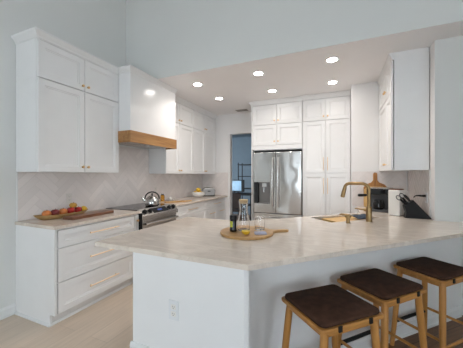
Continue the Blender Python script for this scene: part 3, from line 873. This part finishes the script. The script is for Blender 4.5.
# carved fruit tray
def oval(a, b, n=40): return [(a * math.cos(2 * PI * k / n), b * math.sin(2 * PI * k / n)) for k in range(n)]
tc_ = (-2.775, 1.775)
m = MB(); n = 40
lv = [(.70, .50, 0), (.80, .72, .010), (.93, .92, .028), (1.0, 1.0, .046), (.98, .94, .048), (.90, .84, .030), (.76, .62, .014)]
V = []; F = []
for (ka, kb, z) in lv:
    for k in range(n):
        a = 2 * PI * k / n; yv = math.sin(a); xv = math.cos(a)
        V.append((tc_[0] + .095 * kb * xv, tc_[1] + .292 * ka * yv, ZW + z + .012 * abs(yv) ** 3 * (z > .02)))
for i in range(len(lv) - 1):
    for k in range(n): F.append((i*n+k, i*n+(k+1) % n, (i+1)*n+(k+1) % n, (i+1)*n+k))
F += [tuple(range(n - 1, -1, -1)), tuple((len(lv)-1)*n + k for k in range(n))]
m._add(V, F, smooth=True)
tag(m.build('fruit_tray', M['wicker']), 'long oval carved wooden tray of fruit on the left counter', 'tray')
def fruit(name, label, cat, p, r_, mat, sc=(1, 1, .92), dimple=.25, stem=True, tilt=0):
    z = ZW + .022 + r_ * sc[2] if len(p) == 2 else p[2]
    o = thing(name, label, cat, (p[0], p[1], z - r_ * sc[2]), 'fruit in the long tray')
    MB().ball((p[0], p[1], z), r_, sc, 18, dimple=dimple).build('skin', mat, o)
    if stem: MB().tube([(p[0], p[1], z + r_ * sc[2] * .72), (p[0] + .004, p[1] + .003, z + r_ * sc[2] * 1.12)], .0025, 6).build('stem', M['stem'], o)
fx_ = -2.775
fruit('peach', 'orange peach at the left end of the fruit tray', 'fruit', (fx_, 1.605), .042, M['peach'], dimple=.15)
fruit('plum', 'dark red plum, second from the left in fruit tray', 'fruit', (fx_, 1.689), .0425, M['dred'], dimple=.15)
fruit('peach', 'pale orange peach between the dark plum and the red apples', 'fruit', (fx_, 1.773), .042, M['peach'], dimple=.15)
fruit('apple', 'red apple right of the pale orange peach in tray', 'fruit', (fx_, 1.859), .0435, M['red'])
fruit('apple', 'red apple next to the yellow lemon in tray', 'fruit', (fx_, 1.944), .0415, M['red'])
fruit('lemon', 'yellow lemon at the right end of the fruit tray', 'fruit', (fx_, 2.012, ZW + .062), .035, M['lemon'], (.95, 1.15, .9), -.15, False)
fruit('gourd', 'small mottled yellow fruit resting on top of the red apples', 'fruit', (fx_ - .01, 1.893, ZW + .117), .040, M['gourd'], (1, 1, .8))

# walnut cutting board
a = Vector((-2.56, 1.685)); b = Vector((-2.60, 2.22))
ang = math.atan2(b.y - a.y, b.x - a.x); c = (a + b) / 2
mt = Matrix.Translation((c.x, c.y, 0)) @ Matrix.Rotation(ang, 4, 'Z')
L2 = .275
pts = []
for (sx, sy, a0) in ((1, 1, 0), (-1, 1, 90), (-1, -1, 180), (1, -1, 270)):
    for k in range(5):
        g = R(a0 + 90 * k / 4); pts.append((sx * (L2 - .02) + .02 * math.cos(g), sy * (.08 - .02) + .02 * math.sin(g)))
tag(MB().prism(pts, ZW + .0005, ZW + .030, bev=.004, mat=mt).build('cutting_board', M['walnut']), 'dark walnut cutting board lying in front of the fruit tray', 'cutting board')

# kettle on the range
kx, ky = -2.52, 2.90; zk_ = .9222
t = thing('kettle', 'round stainless steel kettle with black handle on the cooktop', 'kettle', (kx, ky, zk_))
MB().lathe([(.074, zk_), (.086, zk_ + .006), (.092, zk_ + .03), (.090, zk_ + .06), (.078, zk_ + .092), (.058, zk_ + .114), (.044, zk_ + .122)], (kx, ky, 0), 32).build('body', M['chrome'], t)
ld = MB().lathe([(.046, zk_ + .121), (.040, zk_ + .130), (.020, zk_ + .136)], (kx, ky, 0), 24).build('lid', M['chrome'], t)
MB().lathe([(.006, zk_ + .135), (.006, zk_ + .143), (.014, zk_ + .148), (.014, zk_ + .158), (.006, zk_ + .162)], (kx, ky, 0), 16).build('knob', M['black'], ld)
ha = []
for k in range(15):
    g = R(-8 + 196 * k / 14)
    ha.append((kx, ky + .088 * math.cos(g), zk_ + .095 + .085 * max(-.1, math.sin(g))))
MB().tube(ha, [.005] + [.0085] * 13 + [.005], 10).build('handle', M['black'], t)
MB().tube([(kx, ky - .075, zk_ + .062), (kx, ky - .105, zk_ + .088), (kx, ky - .122, zk_ + .118)], [.020, .015, .011], 12).build('spout', M['chrome'], t)

for ch in [q for q in COL.objects if q.name.startswith('kettle')]: ch.scale = (1.14, 1.14, 1.14) if ch.parent is None else (1, 1, 1)
bpy.data.objects['kettle'].rotation_euler = (0, 0, R(-49))

# oil bottle, garlic dish, long board right of the range
t = thing('oil_bottle', 'small amber oil bottle behind the kettle, right of the range', 'bottle', (-2.86, 3.56, ZW))
MB().lathe([(.032, ZW + .001), (.036, ZW + .006), (.036, ZW + .09), (.030, ZW + .105)], (-2.86, 3.56, 0), 24).build('oil', M['amber'], t)
MB().lathe([(.030, ZW + .105), (.020, ZW + .118), (.0165, ZW + .130), (.0165, ZW + .142)], (-2.86, 3.56, 0), 20).build('neck', M['glass'], t)
mt = Matrix.Translation((-2.53, 3.53, 0)) @ Matrix.Rotation(R(58), 4, 'Z')
bd = MB()
bp_ = [(-.21, -.045), (.12, -.045), (.145, -.018), (.27, -.013), (.28, 0), (.27, .013), (.145, .018), (.12, .045), (-.21, .045)]
tag(bd.prism(bp_, ZW + .0005, ZW + .019, bev=.003, mat=mt).build('serving_board', M['acacia']), 'long narrow wooden serving board on the counter right of the range', 'serving board')
t = thing('garlic_dish', 'small white dish holding pale garlic bulb behind the serving board', 'dish', (-2.80, 3.70, ZW))
MB().lathe([(.035, ZW + .001), (.060, ZW + .012), (.066, ZW + .024), (.062, ZW + .024), (.052, ZW + .012), (.01, ZW + .008)], (-2.80, 3.70, 0), 28).build('dish', M['cer'], t)
MB().ball((-2.80, 3.70, ZW + .036), .036, (1, 1, .8), 16, dimple=-.3).build('garlic', M['cream'], t)

# bowl of lemons and toaster in the far corner
lx, ly = -2.70, 4.52
tag(MB().lathe([(.060, ZW + .001), (.095, ZW + .010), (.132, ZW + .048), (.136, ZW + .088), (.130, ZW + .110), (.124, ZW + .110), (.128, ZW + .088), (.124, ZW + .052), (.085, ZW + .018), (.01, ZW + .013)], (lx, ly, 0), 36).build('fruit_bowl', M['cer']), 'white ceramic bowl full of lemons in the far corner', 'bowl')
for i, (dx, dy, dz, lab) in enumerate(((-.045, -.048, .082, 'yellow lemon at the near side of white bowl'), (.052, -.010, .082, 'yellow lemon at the right front of white bowl'), (-.020, .064, .082, 'yellow lemon at the far side of white bowl'), (-.002, .0, .150, 'yellow lemon on top of the pile in white bowl'))):
    o = thing('lemon', lab, 'fruit', (lx + dx, ly + dy, ZW + dz - .04), 'lemons in the white bowl')
    MB().ball((lx + dx, ly + dy, ZW + dz), .046, (1.15 if i % 2 else .95, 1.0, .9), 16, dimple=-.12).build('skin', M['lemon'], o)
t = thing('toaster', 'brushed steel toaster in the far corner beside lemon bowl', 'toaster', (-2.64, 4.86, ZW))
pr_ = [(-.135, .012), (.135, .012), (.14, .05), (.14, .13), (.12, .165), (.09, .18), (-.09, .18), (-.12, .165), (-.14, .13), (-.14, .05)]
mt = Matrix.Translation((-2.64, 4.86, ZW)) @ Matrix.Rotation(R(35), 4, 'Z')
MB().prism(pr_, -.085, .085, axis='y', bev=.012, mat=mt).build('body', M['tsteel'], t)
MB().box((-.13, -.08, .0), (.13, .08, .013), .002, mat=mt).build('base', M['black'], t)
MB().box((-.10, -.045, .178), (.10, -.015, .1815), mat=mt).box((-.10, .015, .178), (.10, .045, .1815), mat=mt).build('slots', M['black'], t)
MB().box((-.03, -.103, .10), (.03, -.085, .118), .003, mat=mt).build('lever', M['black'], t)

# round serving tray group on the peninsula
tx, ty, tr = -.664, 1.848, .208
hdir = Vector((.275, .185)).normalized()
hp = Vector((-hdir.y, hdir.x))
pts = []
a0 = math.atan2(hdir.y, hdir.x)
for k in range(49):
    g = a0 + R(14) + (2 * PI - R(28)) * k / 48
    pts.append((tx + tr * math.cos(g), ty + tr * math.sin(g)))
c = Vector((tx, ty))
for (d, w_) in ((tr + .02, -.027), (tr + .045, -.019), (tr + .125, -.018), (tr + .14, -.010), (tr + .14, .010), (tr + .125, .018), (tr + .045, .019), (tr + .02, .027)):
    p = c + hdir * d + hp * w_; pts.append((p.x, p.y))
tag(MB().prism(pts, ZW + .0005, ZW + .020, bev=.004).build('serving_board', M['acacia']), 'round wooden serving board with handle on the peninsula, holding glassware', 'serving board')
ZB = ZW + .0205
gx, gy = -.757, 1.798
t = thing('spice_grinder', 'dark glass spice grinder with black cap and yellow-green label', 'grinder', (gx, gy, ZB))
MB().lathe([(.026, ZB), (.0285, ZB + .004), (.0285, ZB + .018), (.026, ZB + .03), (.026, ZB + .085), (.022, ZB + .092)], (gx, gy, 0), 24).build('jar', M['gloss'], t)
MB().lathe([(.0245, ZB + .091), (.028, ZB + .094), (.028, ZB + .122), (.025, ZB + .127)], (gx, gy, 0), 24).build('cap', M['black'], t)
lbm = MB()
V = []; F = []
ca = math.atan2(-gy, -gx) - .45
for k in range(9):
    g = ca - .75 + 1.0 * k / 8
    V += [(gx + .0266 * math.cos(g), gy + .0266 * math.sin(g), ZB + .036), (gx + .0266 * math.cos(g), gy + .0266 * math.sin(g), ZB + .082)]
for k in range(8): F.append((2*k, 2*k+2, 2*k+3, 2*k+1))
lbm._add(V, F, smooth=True); lbm.build('label_band', M['label'], t)

vx, vy = -.697, 1.868
t = thing('glass_carafe', 'clear hourglass glass carafe with cork stopper on the round board', 'carafe', (vx, vy, ZB))
po = [(.040, 0), (.049, .005), (.051, .03), (.048, .07), (.041, .115), (.0335, .150), (.0325, .172), (.035, .205), (.040, .235)]
pi_ = [(.0385, .235), (.0332, .205), (.0307, .172), (.0317, .150), (.0392, .115), (.0462, .07), (.049, .03), (.046, .010), (.005, .008)]
MB().lathe([(r_, ZB + z) for r_, z in po + pi_], (vx, vy, 0), 32).build('bottle', M['glass'], t)
MB().lathe([(.030, ZB + .214), (.0325, ZB + .228), (.036, ZB + .2365), (.036, ZB + .244), (.034, ZB + .246)], (vx, vy, 0), 24).build('stopper', M['cork'], t)
wx, wy = -.582, 1.935
o = MB().lathe([(r_, ZB + z) for r_, z in [(.036, 0), (.039, .003), (.040, .03), (.043, .095), (.0412, .095), (.0382, .03), (.036, .014), (.004, .013)]], (wx, wy, 0), 32)
tag(o.build('drinking_glass', M['glass']), 'clear short drinking glass on the round board right of carafe', 'glass')
qx, qy = -.628, 1.732
t = thing('lemon_half', 'cut yellow lemon half on the round board before the carafe', 'fruit', (qx, qy, ZB))
prof = []
for k in range(9):
    g = PI / 2 * k / 8; prof.append((max(.001, .033 * math.sin(g)), ZB + .029 - .029 * math.cos(g)))
MB().lathe(prof, (qx, qy, 0), 22).build('rind', M['lemon'], t)
MB().lathe([(.030, ZB + .0291), (.028, ZB + .0298), (.003, ZB + .0302)], (qx, qy, 0), 22).build('pulp', M['pulp'], t)
mt = Matrix.Translation((-.535, 1.795, ZB)) @ Matrix.Rotation(R(28), 4, 'Z')
MBc = MB().box((-.045, -.026, 0), (.045, .026, .009), .003, mat=mt).box((-.043, -.024, .0092), (.042, .025, .016), .003, mat=mt)
tag(MBc.build('folded_cloth', M['lilac']), 'small folded lavender cloth on the round board by the glass', 'cloth')

# ------------------------------------------------------------------ right corner appliances
mt = Matrix.Translation((.50, 3.70, ZW)) @ Matrix.Rotation(R(-22), 4, 'Z')
t = thing('coffee_maker', 'dark countertop coffee maker with steel top beside the faucet', 'coffee maker', (.50, 3.70, ZW))
t_ = t
MB().box((-.12, -.14, 0), (.12, .13, .03), .006, mat=mt).box((-.12, -.02, .03), (.12, .13, .25), .006, mat=mt).build('body', M['sgrey'], t)
MB().box((-.121, -.141, .215), (.121, .131, .29), .008, mat=mt).build('head', M['gloss'], t)
MB().box((-.118, -.136, .290), (.118, .128, .300), .003, mat=mt).build('top_plate', M['steel2'], t)
MB().lathe([(.05, .032), (.066, .05), (.068, .10), (.052, .145), (.05, .15)], mat=mt @ Matrix.Translation((.0, -.075, 0)), n=24).build('carafe', M['gloss'], t)
hm = [mt @ Vector((.052, -.12, .14)), mt @ Vector((.07, -.155, .14)), mt @ Vector((.07, -.16, .07)), mt @ Vector((.05, -.12, .06))]
MB().tube(hm, .008, 8).build('handle', M['black'], t)
MB().tube([(.375, 3.62, 1.118), (.345, 3.615, 1.118), (.33, 3.612, 1.118), (.25, 3.598, 1.116), (.238, 3.596, 1.116)], [.009, .009, .016, .019, .013], 12).build('side_handle', M['black'], t)

# leaning boards behind it
mt = Matrix.Translation((.50, 4.135, ZW)) @ Matrix.Rotation(R(-4), 4, 'X')
bp_ = [(-.14, .001), (.14, .001), (.152, .012), (.152, .28), (.12, .325), (.05, .355), (.027, .39), (.027, .48), (.015, .50), (-.015, .50), (-.027, .48), (-.027, .39), (-.05, .355), (-.12, .325), (-.152, .28), (-.152, .012)]
tag(MB().prism(bp_, -.009, .009, axis='y', bev=.003, mat=mt).build('cutting_board', M['olive']), 'tall paddle shaped wooden board leaning against the tiled wall', 'cutting board')
mt = Matrix.Translation((.40, 4.085, ZW)) @ Matrix.Rotation(R(-5), 4, 'X')
pts = [(-.06, .001), (.06, .001)] + [(.10 * math.cos(R(g)) , .20 + .10 * math.sin(R(g))) for g in range(0, 181, 15)]
pts = [(-.05, .001), (.19, .001), (.21, .03), (.21, .26), (.19, .30), (.0, .30), (-.05, .25)]
tag(MB().prism(pts, -.009, .009, axis='y', bev=.003, mat=mt).build('cutting_board', M['bambo']), 'light wood board leaning behind the coffee maker', 'cutting board')

# white bread bin
mt = Matrix.Translation((.652, 3.425, ZW)) @ Matrix.Rotation(R(-33), 4, 'Z')
t = thing('bread_maker', 'white rounded countertop appliance between the coffee maker and knife block', 'appliance', (.652, 3.425, ZW))
pf = [(-.125, .006), (.13, .006), (.138, .02), (.138, .17), (.128, .235), (.10, .272), (.05, .290), (-.117, .291), (-.125, .283)]
MB().prism(pf, -.062, .062, axis='x', bev=.010, mat=mt).build('body', M['cream'], t)
MB().box((-.048, -.115, 0), (.048, .115, .007), mat=mt).build('foot_base', M['sgrey'], t)
o = MB().box((-.050, -.11, .2915), (.052, -.0, .305), .004, mat=mt)
tag(o.build('cutting_board', M['walnut']), 'small dark wood board lying on the white appliance', 'cutting board')

# knife block
t = thing('knife_block', 'slanted black knife block with scissors and knives at the wall', 'knife block', (.77, 3.235, ZW))
y0, y1 = 3.185, 3.275
MB().prism([(.665, ZW + .001), (.893, ZW + .001), (.893, ZW + .012), (.738, ZW + .195), (.655, ZW + .130), (.675, ZW + .06)], y0, y1, axis='y', bev=.004).build('block', M['black'], t)
dk = Vector((-.62, 0, .78)).normalized()
dn_ = Vector((.78, 0, .62)).normalized()
fc = Vector((.695, 0, ZW + .162))
kn = [(.028, 3.20), (.028, 3.23), (.028, 3.26), (-.005, 3.20), (-.005, 3.23), (-.030, 3.205), (-.030, 3.235)]
for (o_, y) in kn:
    p = fc + dn_ * o_; p.y = y
    L = .085 if o_ > 0 else .07
    MB().tube([p - dk * .01, p + dk * .012, p + dk * L * .6, p + dk * L], [.008, .0075, .0095, .008], 8).build('knife_handle', M['black'], t)
p = fc + dn_ * -.010; p.y = 3.262
sc_ = MB()
for s_ in (-1, 1):
    cc = p + dk * .085 + dn_ * s_ * .020
    ring = [cc + dn_ * (.019 * math.cos(2 * PI * k / 16)) + dk * (.028 * math.sin(2 * PI * k / 16)) for k in range(17)]
    sc_.tube(ring, .0045, 8); sc_.tube([p, p + dk * .06 + dn_ * s_ * .012], .005, 8)
sc_.build('scissors', M['sgrey'], t)

# plugs
def plug(label, p, n, end):
    p = Vector(p); n = Vector(n); e = Vector(end)
    m_ = MB().tube([p, p + n * .035], [.014, .011], 10)
    a_ = p + n * .035
    mid_ = a_.lerp(e, .5) + Vector((0, 0, .02)) + n * .03
    pts = []
    for k in range(13):
        u_ = k / 12
        pts.append((1-u_)**2 * a_ + 2*u_*(1-u_) * mid_ + u_*u_ * e)
    m_.tube(pts, [.011 - .006 * min(1, k / 9) for k in range(13)], 8)
    return tag(m_.build('power_cord', M['black']), label, 'cord')
plug('black power cord plugged into the outlet above the knife block', (XR - .0155, 3.36, 1.145), (-1, 0, 0), (.80, 3.44, 1.12))
# dish cloth by the faucet
rnd = random.Random(3)
m = MB(); n = 12; V = []; F = []
for j in range(n):
    for i in range(n):
        u_ = i / (n - 1) - .5; v_ = j / (n - 1) - .5
        h = .012 + .022 * math.exp(-((u_ * 2.4) ** 2 + (v_ * 2.2) ** 2)) + .012 * math.sin(9 * u_ + 4 * v_) * math.cos(7 * v_)
        e = max(abs(u_), abs(v_)) * 2
        h = h * (1 - e ** 4) + .002
        V.append((.245 + .15 * u_ - .05 * v_, 3.035 + .16 * v_ + .05 * u_, ZW + max(.002, h)))
for j in range(n - 1):
    for i in range(n - 1): F.append((j*n+i, j*n+i+1, (j+1)*n+i+1, (j+1)*n+i))
m._add(V, F, smooth=True)
b0 = len(V)
tag(m.build('dish_cloth', M['navy']), 'crumpled dark blue dish cloth beside the faucet', 'cloth').modifiers.new('solid', 'SOLIDIFY').thickness = .003

# ------------------------------------------------------------------ room beyond the doorway
t = thing('metal_shelf', 'black metal shelf unit in the blue room past the doorway', 'shelf', (-2.55, 7.2, 0))
for (px, py) in ((-2.80, 7.05), (-2.30, 7.05), (-2.80, 7.38), (-2.30, 7.38)): B((px - .012, py - .012, 0), (px + .012, py + .012, 1.75)).build('post', M['black'], t)
for z in (.45, .95, 1.32, 1.68): B((-2.82, 7.03, z), (-2.28, 7.40, z + .025), .002).build('shelf_board', M['black'], t)
t = thing('desk', 'dark desk in the blue room past the doorway', 'desk', (-2.66, 6.55, 0))
B((-3.10, 6.30, .82), (-2.10, 6.85, .86), .003).build('desk_top', M['black'], t)
for (px, py) in ((-3.06, 6.34), (-2.14, 6.34), (-3.06, 6.81), (-2.14, 6.81)): B((px - .025, py - .025, 0), (px + .025, py + .025, .82)).build('leg', M['black'], t)
t = thing('monitor', 'monitor with pale blue screen and black frame on the dark desk', 'monitor', (-2.72, 6.55, .8605))
B((-2.98, 6.52, .90), (-2.42, 6.56, 1.24), .004).build('frame', M['black'], t)
B((-2.955, 6.517, .93), (-2.50, 6.521, 1.215)).build('screen', M['screen'], t)
MB().box((-2.82, 6.50, .8605), (-2.62, 6.62, .872), .003).box((-2.74, 6.55, .87), (-2.70, 6.575, .95)).build('stand', M['black'], t)
t = thing('desk_chair', 'dark brown chair in front of the desk in the far room', 'chair', (-2.45, 6.0, 0))
B((-2.68, 5.80, .44), (-2.22, 6.22, .50), .02).build('seat', M['chairb'], t)
B((-2.66, 5.78, .52), (-2.24, 5.83, .92), .02).build('backrest', M['chairb'], t)
for (px, py) in ((-2.64, 5.83), (-2.26, 5.83), (-2.64, 6.18), (-2.26, 6.18)): B((px - .018, py - .018, 0), (px + .018, py + .018, .445)).build('leg', M['chairb'], t)
